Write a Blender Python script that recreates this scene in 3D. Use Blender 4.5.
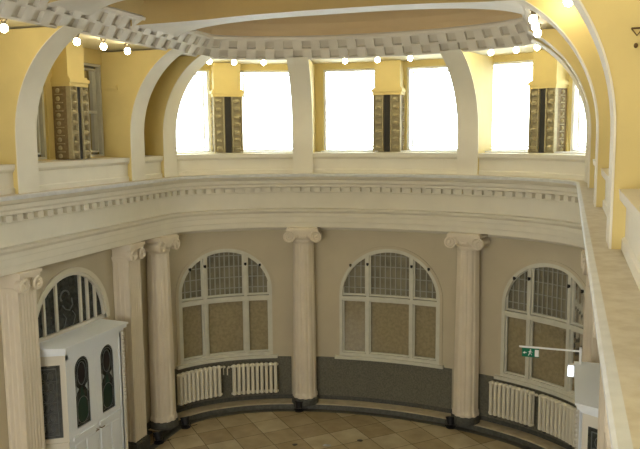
import bpy, bmesh, math, random
from math import sin, cos, pi, sqrt, atan2, hypot
from mathutils import Vector, Matrix
random.seed(7)
SC = bpy.context.scene
for o in list(bpy.data.objects): bpy.data.objects.remove(o)
COL = SC.collection

# ------------------------------------------------------------------ camera
F_PX, YAW, PITCH, ROLL = 720.0, 0.3316359, 0.1243769, -0.0084065
fw = Vector((-sin(YAW)*cos(PITCH), cos(YAW)*cos(PITCH), -sin(PITCH)))
rt = Vector((cos(YAW), sin(YAW), 0))
up = rt.cross(fw)
R2 = rt*cos(ROLL) + up*sin(ROLL)
U2 = up*cos(ROLL) - rt*sin(ROLL)
cd = bpy.data.cameras.new('camera'); cam = bpy.data.objects.new('camera', cd); COL.objects.link(cam)
cd.sensor_width = 36; cd.lens = F_PX/640*36; cd.clip_start = 0.05; cd.clip_end = 200
m = Matrix((R2, U2, -fw)).transposed().to_4x4(); m.translation = Vector((4.442, -15.502, 7.513))
cam.matrix_world = m
SC.camera = cam

# ------------------------------------------------------------------ world, lights, exposure
SC.view_settings.view_transform = 'Standard'; SC.view_settings.look = 'None'
SC.view_settings.gamma = 1; SC.view_settings.use_curve_mapping = False
SC.view_settings.exposure = 0.82
w = bpy.data.worlds.new('overcast_sky'); SC.world = w; w.use_nodes = True
bg = w.node_tree.nodes['Background']; bg.inputs[0].default_value = (0.86, 0.95, 1.0, 1); bg.inputs[1].default_value = 7.0

def area(name, loc, target, sx, sy, power, col):
    l = bpy.data.lights.new(name, 'AREA'); l.shape = 'RECTANGLE'; l.size = sx; l.size_y = sy
    l.energy = power; l.color = col
    o = bpy.data.objects.new(name, l); COL.objects.link(o); o.location = loc
    o.rotation_euler = (Vector(target)-Vector(loc)).to_track_quat('-Z', 'Y').to_euler()
    return o
area('rear_fill_light', (0, -19.6, 6.2), (0, 0, 3.6), 8.0, 5.0, 460, (1.0, 0.98, 0.92))  # unseen fill added behind the camera; the rear wall has no windows

# ------------------------------------------------------------------ materials
def mat(name, col, rough=0.6, noise=0.0, nscale=6.0, col2=None, spec=0.3, metal=0.0, bump=0.0, bscale=60.0, emit=None, estr=0.0, detail=4.0):
    M = bpy.data.materials.new(name); M.use_nodes = True; nt = M.node_tree; b = nt.nodes['Principled BSDF']
    b.inputs['Base Color'].default_value = (*col, 1); b.inputs['Roughness'].default_value = rough
    b.inputs['Metallic'].default_value = metal
    b.inputs['Specular IOR Level'].default_value = spec
    tc = nt.nodes.new('ShaderNodeTexCoord')
    if noise > 0 or col2:
        n = nt.nodes.new('ShaderNodeTexNoise'); n.inputs['Scale'].default_value = nscale; n.inputs['Detail'].default_value = detail
        nt.links.new(tc.outputs['Object'], n.inputs['Vector'])
        r = nt.nodes.new('ShaderNodeValToRGB')
        c2 = col2 or tuple(c*(1-noise) for c in col)
        r.color_ramp.elements[0].position = 0.36; r.color_ramp.elements[1].position = 0.64
        r.color_ramp.elements[0].color = (*c2, 1); r.color_ramp.elements[1].color = (*col, 1)
        nt.links.new(n.outputs['Fac'], r.inputs['Fac']); nt.links.new(r.outputs['Color'], b.inputs['Base Color'])
    if bump > 0:
        n2 = nt.nodes.new('ShaderNodeTexNoise'); n2.inputs['Scale'].default_value = bscale
        nt.links.new(tc.outputs['Object'], n2.inputs['Vector'])
        bp = nt.nodes.new('ShaderNodeBump'); bp.inputs['Strength'].default_value = bump; bp.inputs['Distance'].default_value = 0.01
        nt.links.new(n2.outputs['Fac'], bp.inputs['Height']); nt.links.new(bp.outputs['Normal'], b.inputs['Normal'])
    if emit:
        b.inputs['Emission Color'].default_value = (*emit, 1); b.inputs['Emission Strength'].default_value = estr
    return M
M_WALL  = mat('wall_plaster', (0.55, 0.49, 0.36), 0.8, 0.06, 1.5, bump=0.15)
M_TRIM  = mat('cream_stucco', (0.73, 0.69, 0.57), 0.7, 0.05, 2.0, bump=0.1)
M_COLM  = mat('column_plaster', (0.71, 0.635, 0.51), 0.65, 0.06, 2.5, bump=0.1)
M_OCHRE = mat('ochre_paint', (0.66, 0.53, 0.22), 0.75, 0.08, 1.6, bump=0.1)
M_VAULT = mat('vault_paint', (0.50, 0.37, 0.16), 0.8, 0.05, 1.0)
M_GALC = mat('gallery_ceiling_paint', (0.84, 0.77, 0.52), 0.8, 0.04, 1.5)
M_LIP = mat('daylit_lip_grey', (0.60, 0.61, 0.60), 0.6, 0.1, 8)  # cool grey paints the daylight falling on the cornice edge
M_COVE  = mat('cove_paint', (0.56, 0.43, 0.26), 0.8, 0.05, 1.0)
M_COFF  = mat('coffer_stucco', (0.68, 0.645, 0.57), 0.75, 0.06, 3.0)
M_COFFD = mat('coffer_recess_shade', (0.60, 0.56, 0.48), 0.85)  # darker copy of the stucco: shade painted into the recess floors
M_LEDGE = mat('dusty_ledge', (0.60, 0.55, 0.44), 0.85, col2=(0.52, 0.46, 0.35), nscale=9, bump=0.3, bscale=30)
M_DADO  = mat('dado_stone', (0.17, 0.16, 0.12), 0.55, col2=(0.11, 0.11, 0.085), nscale=28, bump=0.1)
M_BASE  = mat('dark_base_stone', (0.09, 0.09, 0.075), 0.5, 0.3, 14)
M_STEP  = mat('pale_step_stone', (0.50, 0.43, 0.30), 0.55, 0.2, 5)
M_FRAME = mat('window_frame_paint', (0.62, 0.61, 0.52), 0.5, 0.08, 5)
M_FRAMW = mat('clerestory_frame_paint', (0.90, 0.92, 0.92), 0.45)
M_BOARD = mat('speckled_board', (0.38, 0.31, 0.19), 0.8, col2=(0.30, 0.24, 0.145), nscale=13)
M_BACK  = mat('dim_outer_pane', (0.19, 0.165, 0.12), 0.6, col2=(0.29, 0.25, 0.17), nscale=2.2)
M_LATT  = mat('lattice_paint', (0.38, 0.37, 0.32), 0.5)
M_RAD   = mat('radiator_enamel', (0.74, 0.70, 0.57), 0.35, spec=0.5)
M_BLACK = mat('black_metal', (0.012, 0.012, 0.014), 0.45)
M_DOOR  = mat('white_door_paint', (0.78, 0.83, 0.89), 0.4, spec=0.4)
M_VEST  = mat('vestibule_cream_paint', (0.66, 0.63, 0.55), 0.5)
M_LEADP = mat('dark_leaded_glass', (0.018, 0.022, 0.022), 0.2, col2=(0.05, 0.055, 0.05), nscale=12, spec=0.5)
M_LEADG = mat('green_stained_glass', (0.018, 0.045, 0.036), 0.2, spec=0.5)
M_LEADR = mat('plum_stained_glass', (0.03, 0.025, 0.027), 0.2, spec=0.5)
M_LEADL = mat('lead_came', (0.11, 0.12, 0.12), 0.4)
M_LEADW = mat('pale_stained_glass', (0.42, 0.45, 0.45), 0.3)
M_CARVE = mat('carved_olive_stone', (0.43, 0.37, 0.22), 0.8, 0.15, 20)
M_CARVB = mat('carved_brown_stone', (0.26, 0.19, 0.10), 0.8, 0.25, 14)
M_CARVD = mat('painted_groove_shade', (0.035, 0.032, 0.028), 0.8)
M_DIMBACK = mat('dim_glazing_backing', (0.46, 0.47, 0.36), 0.8)  # for the added sheets that make the side windows look dim
M_BULB  = mat('lit_bulb_glass', (1, 0.9, 0.7), 0.3, emit=(1.0, 0.88, 0.62), estr=32)
M_BRASS = mat('lamp_socket_metal', (0.16, 0.13, 0.08), 0.4, metal=0.6)
M_SIGN  = mat('exit_sign_green', (0.0, 0.16, 0.08), 0.4)
M_WHITE = mat('white_plastic', (0.82, 0.84, 0.86), 0.4)
M_LAMPW = mat('lit_emergency_lens', (0.9, 0.95, 1), 0.4, emit=(0.85, 0.93, 1.0), estr=1.6)
M_BRONZ = mat('brown_iron', (0.09, 0.05, 0.015), 0.5)
M_PAPER = mat('grey_scrap', (0.42, 0.42, 0.42), 0.7)
M_PAPERD = mat('dark_scrap', (0.07, 0.06, 0.045), 0.7)

def glass_mat(name, tint, gl=0.06):
    M = bpy.data.materials.new(name); M.use_nodes = True; nt = M.node_tree; nt.nodes.clear()
    o = nt.nodes.new('ShaderNodeOutputMaterial'); mx = nt.nodes.new('ShaderNodeMixShader')
    t = nt.nodes.new('ShaderNodeBsdfTransparent'); g = nt.nodes.new('ShaderNodeBsdfGlossy')
    t.inputs[0].default_value = (*tint, 1); g.inputs['Roughness'].default_value = 0.05
    f = nt.nodes.new('ShaderNodeFresnel'); f.inputs[0].default_value = 1.45
    nt.links.new(f.outputs[0], mx.inputs[0]); nt.links.new(t.outputs[0], mx.inputs[1]); nt.links.new(g.outputs[0], mx.inputs[2])
    nt.links.new(mx.outputs[0], o.inputs[0]); return M
M_GLASS = glass_mat('clear_window_glass', (0.96, 0.98, 0.97))

def floor_mat():
    M = mat('floor_tiles', (0.40, 0.32, 0.19), 0.2, spec=0.6); nt = M.node_tree; b = nt.nodes['Principled BSDF']
    tc = nt.nodes.new('ShaderNodeTexCoord'); mp = nt.nodes.new('ShaderNodeMapping'); mp.inputs['Rotation'].default_value = (0, 0, pi/4)
    br = nt.nodes.new('ShaderNodeTexBrick'); br.offset = 0; br.inputs['Scale'].default_value = 1
    br.inputs['Brick Width'].default_value = 0.75; br.inputs['Row Height'].default_value = 0.75
    br.inputs['Mortar Size'].default_value = 0.008; br.inputs['Bias'].default_value = 0.0
    br.inputs['Color1'].default_value = (0.52, 0.44, 0.29, 1); br.inputs['Color2'].default_value = (0.36, 0.28, 0.16, 1)
    br.inputs['Mortar'].default_value = (0.15, 0.12, 0.07, 1)
    n = nt.nodes.new('ShaderNodeTexNoise'); n.inputs['Scale'].default_value = 2.2; n.inputs['Detail'].default_value = 6
    mx = nt.nodes.new('ShaderNodeMixRGB'); mx.blend_type = 'MULTIPLY'; mx.inputs[0].default_value = 0.6
    r = nt.nodes.new('ShaderNodeValToRGB'); r.color_ramp.elements[0].position = .3; r.color_ramp.elements[0].color = (.6, .58, .55, 1)
    r.color_ramp.elements[1].position = .65
    nt.links.new(tc.outputs['Object'], mp.inputs[0]); nt.links.new(mp.outputs[0], br.inputs[0]); nt.links.new(tc.outputs['Object'], n.inputs['Vector'])
    nt.links.new(n.outputs['Fac'], r.inputs[0]); nt.links.new(br.outputs['Color'], mx.inputs[1]); nt.links.new(r.outputs[0], mx.inputs[2])
    nt.links.new(mx.outputs[0], b.inputs['Base Color'])
    return M
M_FLOOR = floor_mat()

# ------------------------------------------------------------------ plan curve of the room (s along the wall, d outwards, z up)
A_, B_ = 5.0, 2.7
_N = 3000
_T = [pi/2*i/_N for i in range(_N+1)]
_S = [0.0]
for i in range(_N):
    _S.append(_S[-1]+hypot(A_*(sin(_T[i+1])-sin(_T[i])), B_*(cos(_T[i+1])-cos(_T[i]))))
L0 = _S[-1]
import bisect
def base(s):
    sg = 1 if s >= 0 else -1; a = abs(s)
    if a < L0:
        k = min(max(bisect.bisect_right(_S, a)-1, 0), _N-1); f = (a-_S[k])/(_S[k+1]-_S[k]); t = _T[k]+f*(_T[k+1]-_T[k])
        x, y = A_*sin(t), B_*cos(t); nx, ny = B_*sin(t), A_*cos(t); n = hypot(nx, ny); nx /= n; ny /= n
    else: x, y, nx, ny = A_, -(a-L0), 1.0, 0.0
    return sg*x, y, sg*nx, ny
def P(s, d, z):
    x, y, nx, ny = base(s); return Vector((x+d*nx, y+d*ny, z))
def PR(s0):                       # rigid frame at s0: local (a along wall, d outwards, z)
    x, y, nx, ny = base(s0); t = (ny, -nx)
    return lambda a, d, z: Vector((x+d*nx+a*t[0], y+d*ny+a*t[1], z))
SE = L0+20.0                      # end of the straight walls

# ------------------------------------------------------------------ helpers
def thing(name, label, cat, loc=(0, 0, 0), group=None):
    o = bpy.data.objects.new(name, None); COL.objects.link(o); o.location = loc; o.empty_display_size = 0.1
    o['label'] = label; o['category'] = cat
    if group: o['group'] = group
    return o
def tag(o, label=None, cat=None, group=None, kind=None):
    if label: o['label'] = label
    if cat: o['category'] = cat
    if group: o['group'] = group
    if kind: o['kind'] = kind
    return o
class MB:
    def __init__(s): s.v = []; s.f = []; s.mi = []
    def add(s, vs, fs, mi=0):
        k = len(s.v); s.v += [Vector(v) for v in vs]; s.f += [tuple(i+k for i in f) for f in fs]; s.mi += [mi]*len(fs)
    def box(s, x0, x1, y0, y1, z0, z1, fn=None, mi=0, nx=1):
        fn = fn or (lambda a, b, c: Vector((a, b, c)))
        vs = []; fs = []
        for i in range(nx+1):
            x = x0+(x1-x0)*i/nx
            vs += [fn(x, y0, z0), fn(x, y1, z0), fn(x, y1, z1), fn(x, y0, z1)]
        for i in range(nx):
            a = 4*i; b = a+4
            for j in range(4): fs.append((a+j, b+j, b+(j+1) % 4, a+(j+1) % 4))
        fs.append((3, 2, 1, 0)); e = 4*nx; fs.append((e, e+1, e+2, e+3))
        s.add(vs, fs, mi)
    def tube(s, pts, r, n=8, closed=False, mi=0, cap=True):
        pts = [Vector(p) for p in pts]; rs = r if isinstance(r, (list, tuple)) else [r]*len(pts)
        N = len(pts); vs = []; prev = None
        for i, p in enumerate(pts):
            t = (pts[(i+1) % N]-pts[i-1]) if closed else (pts[min(i+1, N-1)]-pts[max(i-1, 0)])
            t.normalize()
            a = prev if prev else (Vector((0, 0, 1)) if abs(t.z) < .9 else Vector((1, 0, 0)))
            u = (a-t*a.dot(t)).normalized(); w_ = t.cross(u); prev = u
            for k in range(n): vs.append(p+(u*cos(2*pi*k/n)+w_*sin(2*pi*k/n))*rs[i])
        fs = []
        for i in range(N if closed else N-1):
            a = i*n; b = ((i+1) % N)*n
            for k in range(n): fs.append((a+k, a+(k+1) % n, b+(k+1) % n, b+k))
        if cap and not closed: fs.append(tuple(range(n))[::-1]); fs.append(tuple((N-1)*n+k for k in range(n)))
        s.add(vs, fs, mi)
    def lathe(s, prof, n=24, c=(0, 0, 0), rad=None, mi=0):
        vs = []
        for r, z in prof:
            for k in range(n):
                a = 2*pi*k/n; q = rad(a, z) if rad else 1
                vs.append((c[0]+r*q*cos(a), c[1]+r*q*sin(a), c[2]+z))
        fs = []
        for i in range(len(prof)-1):
            for k in range(n): fs.append((i*n+k, i*n+(k+1) % n, (i+1)*n+(k+1) % n, (i+1)*n+k))
        fs.append(tuple(range(n))[::-1]); fs.append(tuple((len(prof)-1)*n+k for k in range(n)))
        s.add(vs, fs, mi)
    def ball(s, c, rx, ry, rz, n=10, m=7, mi=0, fn=None):
        vs = []; fn = fn or (lambda a, b, c_: Vector((a, b, c_)))
        for i in range(m+1):
            th = pi*i/m
            for k in range(n):
                a = 2*pi*k/n; vs.append(fn(c[0]+rx*sin(th)*cos(a), c[1]+ry*sin(th)*sin(a), c[2]+rz*cos(th)))
        fs = [(i*n+k, (i+1)*n+k, (i+1)*n+(k+1) % n, i*n+(k+1) % n) for i in range(m) for k in range(n)]
        s.add(vs, fs, mi)
    def prism(s, poly, fn, a0, a1, mi=0, capmi=None):       # poly in (d,z), extruded a0..a1
        n = len(poly); vs = [fn(a0, d, z) for d, z in poly]+[fn(a1, d, z) for d, z in poly]
        s.add(vs, [(i, (i+1) % n, n+(i+1) % n, n+i) for i in range(n)], mi)
        s.add(vs, [tuple(range(n))[::-1], tuple(range(n, 2*n))], mi if capmi is None else capmi)
    def build(s, name, mats, parent=None, smooth=False, recalc=True, bevel=0.0):
        me = bpy.data.meshes.new(name); me.from_pydata([tuple(v) for v in s.v], [], s.f)
        if not isinstance(mats, (list, tuple)): mats = [mats]
        for m_ in mats: me.materials.append(m_)
        for p, i in zip(me.polygons, s.mi): p.material_index = i
        bm = bmesh.new(); bm.from_mesh(me)
        bmesh.ops.remove_doubles(bm, verts=bm.verts, dist=1e-5)
        if recalc: bmesh.ops.recalc_face_normals(bm, faces=bm.faces)
        if smooth:
            for f in bm.faces: f.smooth = True
            for e in bm.edges:
                if len(e.link_faces) == 2 and e.calc_face_angle(0) > 0.6: e.smooth = False
        if parent is not None:
            off = Vector(root_loc(parent)); bmesh.ops.translate(bm, verts=bm.verts, vec=-off)
        bm.to_mesh(me); bm.free()
        o = bpy.data.objects.new(name, me); COL.objects.link(o)
        if parent is not None: o.parent = parent
        if bevel > 0:
            b = o.modifiers.new('bevel', 'BEVEL'); b.width = bevel; b.segments = 2; b.limit_method = 'ANGLE'
        return o
def root_loc(o):
    v = Vector(o.location)
    while o.parent: o = o.parent; v += Vector(o.location)
    return v
def struct(o): o['kind'] = 'structure'; return o
def dup(root, loc, label, group=None, rotz=None):
    r = root.copy(); COL.objects.link(r); r.location = loc; r['label'] = label
    if rotz is not None: r.rotation_euler = (0, 0, rotz)
    if group: r['group'] = group
    for ch in list(root.children):
        c = ch.copy(); COL.objects.link(c); c.parent = r
        for g in ch.children:
            d = g.copy(); COL.objects.link(d); d.parent = c
    return r
def srange(s0, s1, step=0.18):
    n = max(1, int(math.ceil(abs(s1-s0)/step))); return [s0+(s1-s0)*i/n for i in range(n+1)]
def spath(s0, s1):               # fine in the curve, coarse on the straights
    out = []
    for a, b, st in ((-SE, -L0, 2.0), (-L0, -L0+2.2, .07), (-L0+2.2, L0-2.2, .16), (L0-2.2, L0, .07), (L0, SE, 2.0)):
        lo, hi = max(a, s0), min(b, s1)
        if hi > lo: out += srange(lo, hi, st)[(1 if out else 0):]
    return out
def sweep(mb, prof, ss, closed=False, mi=0):
    n = len(prof); vs = []
    for s in ss: vs += [P(s, d, z) for d, z in prof]
    fs = []
    for i in range(len(ss)-1):
        for j in range(n if closed else n-1):
            fs.append((i*n+j, (i+1)*n+j, (i+1)*n+(j+1) % n, i*n+(j+1) % n))
    mb.add(vs, fs, mi)
    if closed: mb.add([P(ss[0], d, z) for d, z in prof]+[P(ss[-1], d, z) for d, z in prof], [tuple(range(n)), tuple(range(n, 2*n))[::-1]], mi)

# openings: (s0, s1, z0, spring, arched)
def hole_z(h, s):
    s0, s1, z0, z1, arch = h
    if s <= s0+1e-6 or s >= s1-1e-6: return (z0, z1) if not arch else (z0, z1)
    if not arch: return z0, z1
    r = (s1-s0)/2; c = (s0+s1)/2
    return z0, z1+sqrt(max(0, r*r-(s-c)**2))
def wall(mb, s0, s1, z0, z1, d, holes, reveal, mi=0, rmi=0):
    ks = set(round(x, 5) for x in spath(s0, s1))
    for h in holes:
        ks = {k for k in ks if not (h[0]-.02 < k < h[1]+.02)}
        n = 28
        for i in range(n+1):
            t = -cos(pi*i/n) if h[4] else -1+2*i/n
            ks.add(round((h[0]+h[1])/2+t*(h[1]-h[0])/2, 5))
    ks = sorted(ks)
    for a, b in zip(ks[:-1], ks[1:]):
        mid = (a+b)/2; h = next((h for h in holes if h[0]-1e-4 < mid < h[1]+1e-4), None)
        if not h: mb.add([P(a, d, z0), P(b, d, z0), P(b, d, z1), P(a, d, z1)], [(0, 1, 2, 3)], mi); continue
        ra, rb = hole_z(h, a), hole_z(h, b)
        if h[2] > z0: mb.add([P(a, d, z0), P(b, d, z0), P(b, d, h[2]), P(a, d, h[2])], [(0, 1, 2, 3)], mi)
        mb.add([P(a, d, ra[1]), P(b, d, rb[1]), P(b, d, z1), P(a, d, z1)], [(0, 1, 2, 3)], mi)
        mb.add([P(a, d, ra[1]), P(b, d, rb[1]), P(b, d+reveal, rb[1]), P(a, d+reveal, ra[1])], [(0, 1, 2, 3)], rmi)
        mb.add([P(a, d, h[2]), P(b, d, h[2]), P(b, d+reveal, h[2]), P(a, d+reveal, h[2])], [(0, 1, 2, 3)], rmi)
    for h in holes:
        for s in (h[0], h[1]):
            mb.add([P(s, d, h[2]), P(s, d+reveal, h[2]), P(s, d+reveal, h[3]), P(s, d, h[3])], [(0, 1, 2, 3)], rmi)

# ------------------------------------------------------------------ SETTING
# bays: centre of each window bay along s
WD = 0.42                                   # lower wall surface
PIERS = [-2.2, 2.2] + [sg*(L0+v) for sg in (-1, 1) for v in (-0.12, 1.3, 4.93, 8.6, 12.3, 16.0)]
SIDEBAYS = [L0+3.1, L0+6.8, L0+10.5, L0+14.2]
LOWWIN = [(-4.27, 1.17, 0.50), (0.0, 1.33, 0.58), (4.08, 1.17, 0.50)]
def low_hole(c, r): return (c-r, c+r, 1.42, 4.46-r, True)
holes_c = [low_hole(c, r) for c, r, _ in LOWWIN]
LUN_R = 1.19
def lun(c): return (c-LUN_R, c+LUN_R, 3.42, 3.48, True)

mb = MB(); v = [P(s, WD+.3, -0.0) for s in spath(-SE, SE)]
mb.add(v, [tuple(range(len(v)))]); struct(mb.build('floor', M_FLOOR, recalc=False))
mb = MB(); wall(mb, -L0-.6, L0+.6, 0, 5.1, WD, holes_c, 0.16); struct(mb.build('wall_back', M_WALL))
mb = MB(); wall(mb, -SE, -L0-.6, 0, 5.1, WD, [lun(-c) for c in SIDEBAYS], 0.16); struct(mb.build('wall_left', M_WALL))
mb = MB(); wall(mb, L0+.6, SE, 0, 5.1, WD, [lun(c) for c in SIDEBAYS], 0.16); struct(mb.build('wall_right', M_WALL))
mb = MB(); mb.box(-6.2, 6.2, -20.1, -19.95, 0, 11.5); struct(mb.build('wall_rear', M_WALL))

# entablature between the storeys
prof = [(1.0, 5.06), (0.0, 5.06), (0.0, 5.19), (-.03, 5.20), (-.03, 5.34), (-.06, 5.35), (-.06, 5.44), (-.12, 5.50), (-.13, 5.55), (0.0, 5.57),
        (0.0, 5.98), (-.03, 5.99), (-.03, 6.01), (-.03, 6.145), (-.165, 6.15), (-.175, 6.21), (-.22, 6.25), (-.235, 6.33), (-.30, 6.36), (-.35, 6.42), (-.385, 6.43), (-.39, 6.49), (-.375, 6.50), (-.33, 6.505), (1.0, 6.51)]
mb = MB(); sweep(mb, prof[:21], spath(-SE, SE)); ent = struct(mb.build('trim_1', M_TRIM, smooth=False))
mb = MB(); sweep(mb, prof[23:], spath(-SE, SE)); o = mb.build('ledge_top', M_LEDGE, ent); tag(o, 'dusty grey stone top of the cornice')
mb = MB(); sweep(mb, prof[20:24], spath(-SE, SE)); tag(mb.build('cornice_lip', M_LIP, ent), 'lip along the edge of the cornice, daylight painted cool grey')
mb = MB(); sp = 0.27; n = int(17.5*1/sp)
k = -int((L0+14)/sp)
while k*sp < L0+14:
    s = k*sp; mb.box(s, s+.15, -.155, -.02, 6.025, 6.135, P); k += 1
mb.build('dentil_course', M_TRIM, ent)
# parapet under the clerestory, interrupted by the piers
pp_ = [(-.10, 6.505), (-.10, 6.60), (-.075, 6.62), (-.075, 6.88), (-.10, 6.90), (-.13, 6.94), (-.14, 7.03), (.75, 7.05)]
edges = sorted(PIERS); mb = MB()
ALLB = []
for a, b in zip([-SE]+edges, edges+[SE]): ALLB.append((a, b))
for a, b in ALLB:
    if b-a > .5: sweep(mb, pp_, spath(a+.1, b-.1))
struct(mb.build('trim_2', M_TRIM))
# clerestory wall with tall windows
WA, WS = .78, .50            # clerestory wall offset in the curved end and along the sides
UPC = [-4.12, 0.0, 3.84] + [sg*(c-(.13 if sg < 0 and k == 0 else 0)) for sg in (-1, 1) for k, c in enumerate(SIDEBAYS)]
upwin = []
for c in UPC:
    side = abs(c) > L0
    for sg in (-1, 1): upwin.append((c+sg*(.96 if side else 1.04)-(.5 if side else .72), c+sg*(.96 if side else 1.04)+(.5 if side else .72), 7.06, 9.1 if side else 9.25, False))
mb = MB()
for a, b, dd in ((-SE, -L0-.1, WS), (-L0-.1, L0+.1, WA), (L0+.1, SE, WS)):
    wall(mb, a, b, 6.5, 9.42, dd, [h for h in upwin if a < h[0] and h[1] < b], 0.3)
for sg in (-1, 1): mb.add([P(sg*(L0+.1), WS, 6.5), P(sg*(L0+.1), WA, 6.5), P(sg*(L0+.1), WA, 9.42), P(sg*(L0+.1), WS, 9.42)], [(0, 1, 2, 3)])
struct(mb.build('wall_clerestory', M_OCHRE))
mb = MB(); sweep(mb, [(-1.16, 9.40), (1.1, 9.42)], spath(-SE, SE)); struct(mb.build('ceiling_gallery', M_GALC))

# coffered ring
ring = MB(); R0 = (-1.18, 9.34); R1 = (-1.46, 9.76)
zz = [0, .47, .53, 1.0]
def rp(t, e=0.0):       # point on slanted face, e recess outward/up
    return (R0[0]+(R1[0]-R0[0])*t+e*.83, R0[1]+(R1[1]-R0[1])*t+e*.55)
# coffer cells: length measured on the inner curve so that they stay even in the apse
def ringlen(s): return P(s, -1.3, 0)
ss = []; s = -L0-15; step = 0.02; acc = 0; last = ringlen(s); ss.append(s)
while s < L0+15:
    s += step; q = ringlen(s); acc += (q-last).length; last = q
    if acc >= .215: ss.append(s); acc = 0
cells = MB()
for i in range(len(ss)-1):
    a, b = ss[i], ss[i+1]
    def q(s_, t, e=0.0): d, z = rp(t, e); return P(s_, d, z)
    for r_, (t0, t1) in enumerate(((0.06, .46), (.54, .94))):
        if (i+r_) % 2 == 0:
            e = .085
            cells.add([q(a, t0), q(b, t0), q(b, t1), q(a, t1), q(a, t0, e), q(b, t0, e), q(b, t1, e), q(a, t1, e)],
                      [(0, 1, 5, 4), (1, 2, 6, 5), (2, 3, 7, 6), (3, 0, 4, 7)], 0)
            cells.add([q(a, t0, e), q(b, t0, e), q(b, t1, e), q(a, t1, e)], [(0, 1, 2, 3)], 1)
        else: cells.add([q(a, t0), q(b, t0), q(b, t1), q(a, t1)], [(0, 1, 2, 3)], 0)
    for t0, t1 in ((0, .06), (.46, .54), (.94, 1)):
        cells.add([q(a, t0), q(b, t0), q(b, t1), q(a, t1)], [(0, 1, 2, 3)], 0)
sweep(cells, [(-1.0, 9.40), (-1.15, 9.33), R0], spath(-L0-15, L0+15))
sweep(cells, [R1, (-1.49, 9.76), (-1.50, 9.82), (-1.46, 9.86), (-1.3, 9.87)], spath(-L0-15, L0+15))
struct(cells.build('trim_3', [M_COFF, M_COFFD], recalc=False))

# vaults: hall vault and apse cove
def vz(x, zc=10.95, z0=9.84, w_=3.56, n=2.6): return z0+(zc-z0)*max(0, 1-(abs(x)/w_)**n)**(1/n)
xs = [-3.56*cos(pi*i/40) for i in range(41)]
mb = MB()
for y0, y1 in ((-20, -1.4),):
    vs = [(x, y0, vz(x)) for x in xs]+[(x, y1, vz(x)) for x in xs]
    mb.add(vs, [(i, i+1, 42+i, 41+i) for i in range(40)])
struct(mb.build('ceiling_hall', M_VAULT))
mb = MB(); sps = spath(-L0-1.4, L0+1.4); K = 12; vs = []
for s_ in sps:
    p = P(s_, -1.44, 0)
    for k in range(K+1):
        t = k/K*pi/2; f = cos(t)                       # horizontal distance factor
        vs.append((p.x*f, -1.4+(p.y+1.4)*f, 9.84+1.1*sin(t)))
mb.add(vs, [(i*(K+1)+k, i*(K+1)+k+1, (i+1)*(K+1)+k+1, (i+1)*(K+1)+k) for i in range(len(sps)-1) for k in range(K)])
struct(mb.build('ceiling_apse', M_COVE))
def bz(x): return 9.38+.52*max(0, 1-(abs(x)/3.80)**3)**(1/3)
for bi, yc in enumerate((-1.3, -4.93, -8.6, -12.3, -16.0)):
    mb = MB(); X = [-3.66*cos(pi*i/48) for i in range(49)]; n = 49
    y0, y1 = (yc-.3, yc+.3) if bi else (-2.0, -1.4)
    fl = lambda x: (.5 if bi else 1.5)*(abs(x)/3.8)**7
    vs = [(x, y+(-fl(x) if y == y0 else (fl(x)*.7 if bi else 0)), z) for y in (y0, y1) for x in X for z in (bz(x), bz(x)+.95+.0*x)]
    f1 = [(2*i, 2*i+2, 2*n+2*i+2, 2*n+2*i) for i in range(n-1)]
    f2 = [(2*i, 2*i+1, 2*i+3, 2*i+2) for i in range(n-1)]
    f3 = [(2*n+2*i, 2*n+2*i+2, 2*n+2*i+3, 2*n+2*i+1) for i in range(n-1)]
    mb.add(vs, f1, 0); mb.add(vs, f2+f3, 1)
    struct(mb.build('trim_%d' % (4+bi), [M_COFF, M_VAULT], recalc=False))
mb = MB(); mb.box(-6.4, 6.4, -20.2, 4.2, 11.6, 11.7); mb.box(-6.4, 6.4, -20.2, 4.2, 11.3, 11.35)
struct(mb.build('ceiling_roof', M_WALL))
mb = MB(); sweep(mb, [(1.1, 9.3), (1.1, 11.6)], spath(-SE, SE)); struct(mb.build('wall_attic', M_WALL))

# dado, step, baseboard
mb = MB()
for a, b in ((-5.62, -2.62), (-1.96, 1.66), (2.36, 5.75)):
    sweep(mb, [(WD+.02, .15), (WD-.035, .15), (WD-.035, 1.36), (WD+.02, 1.36)], srange(a, b, .12), True)
struct(mb.build('trim_9', M_DADO))
mb = MB(); st = mb
sweep(mb, [(WD, .155), (.02, .155), (.0, .15), (.0, .125)], spath(-L0-.5, L0+.5))
stp = struct(mb.build('trim_10', M_STEP))
mb = MB(); sweep(mb, [(.03, .125), (.005, .125), (-.02, .0)], spath(-L0-.5, L0+.5)); o = mb.build('riser', M_BASE, stp); tag(o, 'dark stone edge of the step')
mb = MB(); sweep(mb, [(WD, .26), (WD-.05, .26), (WD-.06, .155)], srange(-L0, L0, .12)); struct(mb.build('baseboard_back', M_BASE))
for nm, sg in (('left', -1), ('right', 1)):
    mb = MB(); sweep(mb, [(WD, .3), (WD-.05, .3), (WD-.06, .0)], [sg*(L0+.3), sg*SE]); struct(mb.build('baseboard_'+nm, M_BASE))
# dark border band in the floor
mb = MB(); sweep(mb, [(-.02, .004), (-.22, .004)], spath(-SE, SE)); struct(mb.build('trim_11', M_BASE, recalc=False))

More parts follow.
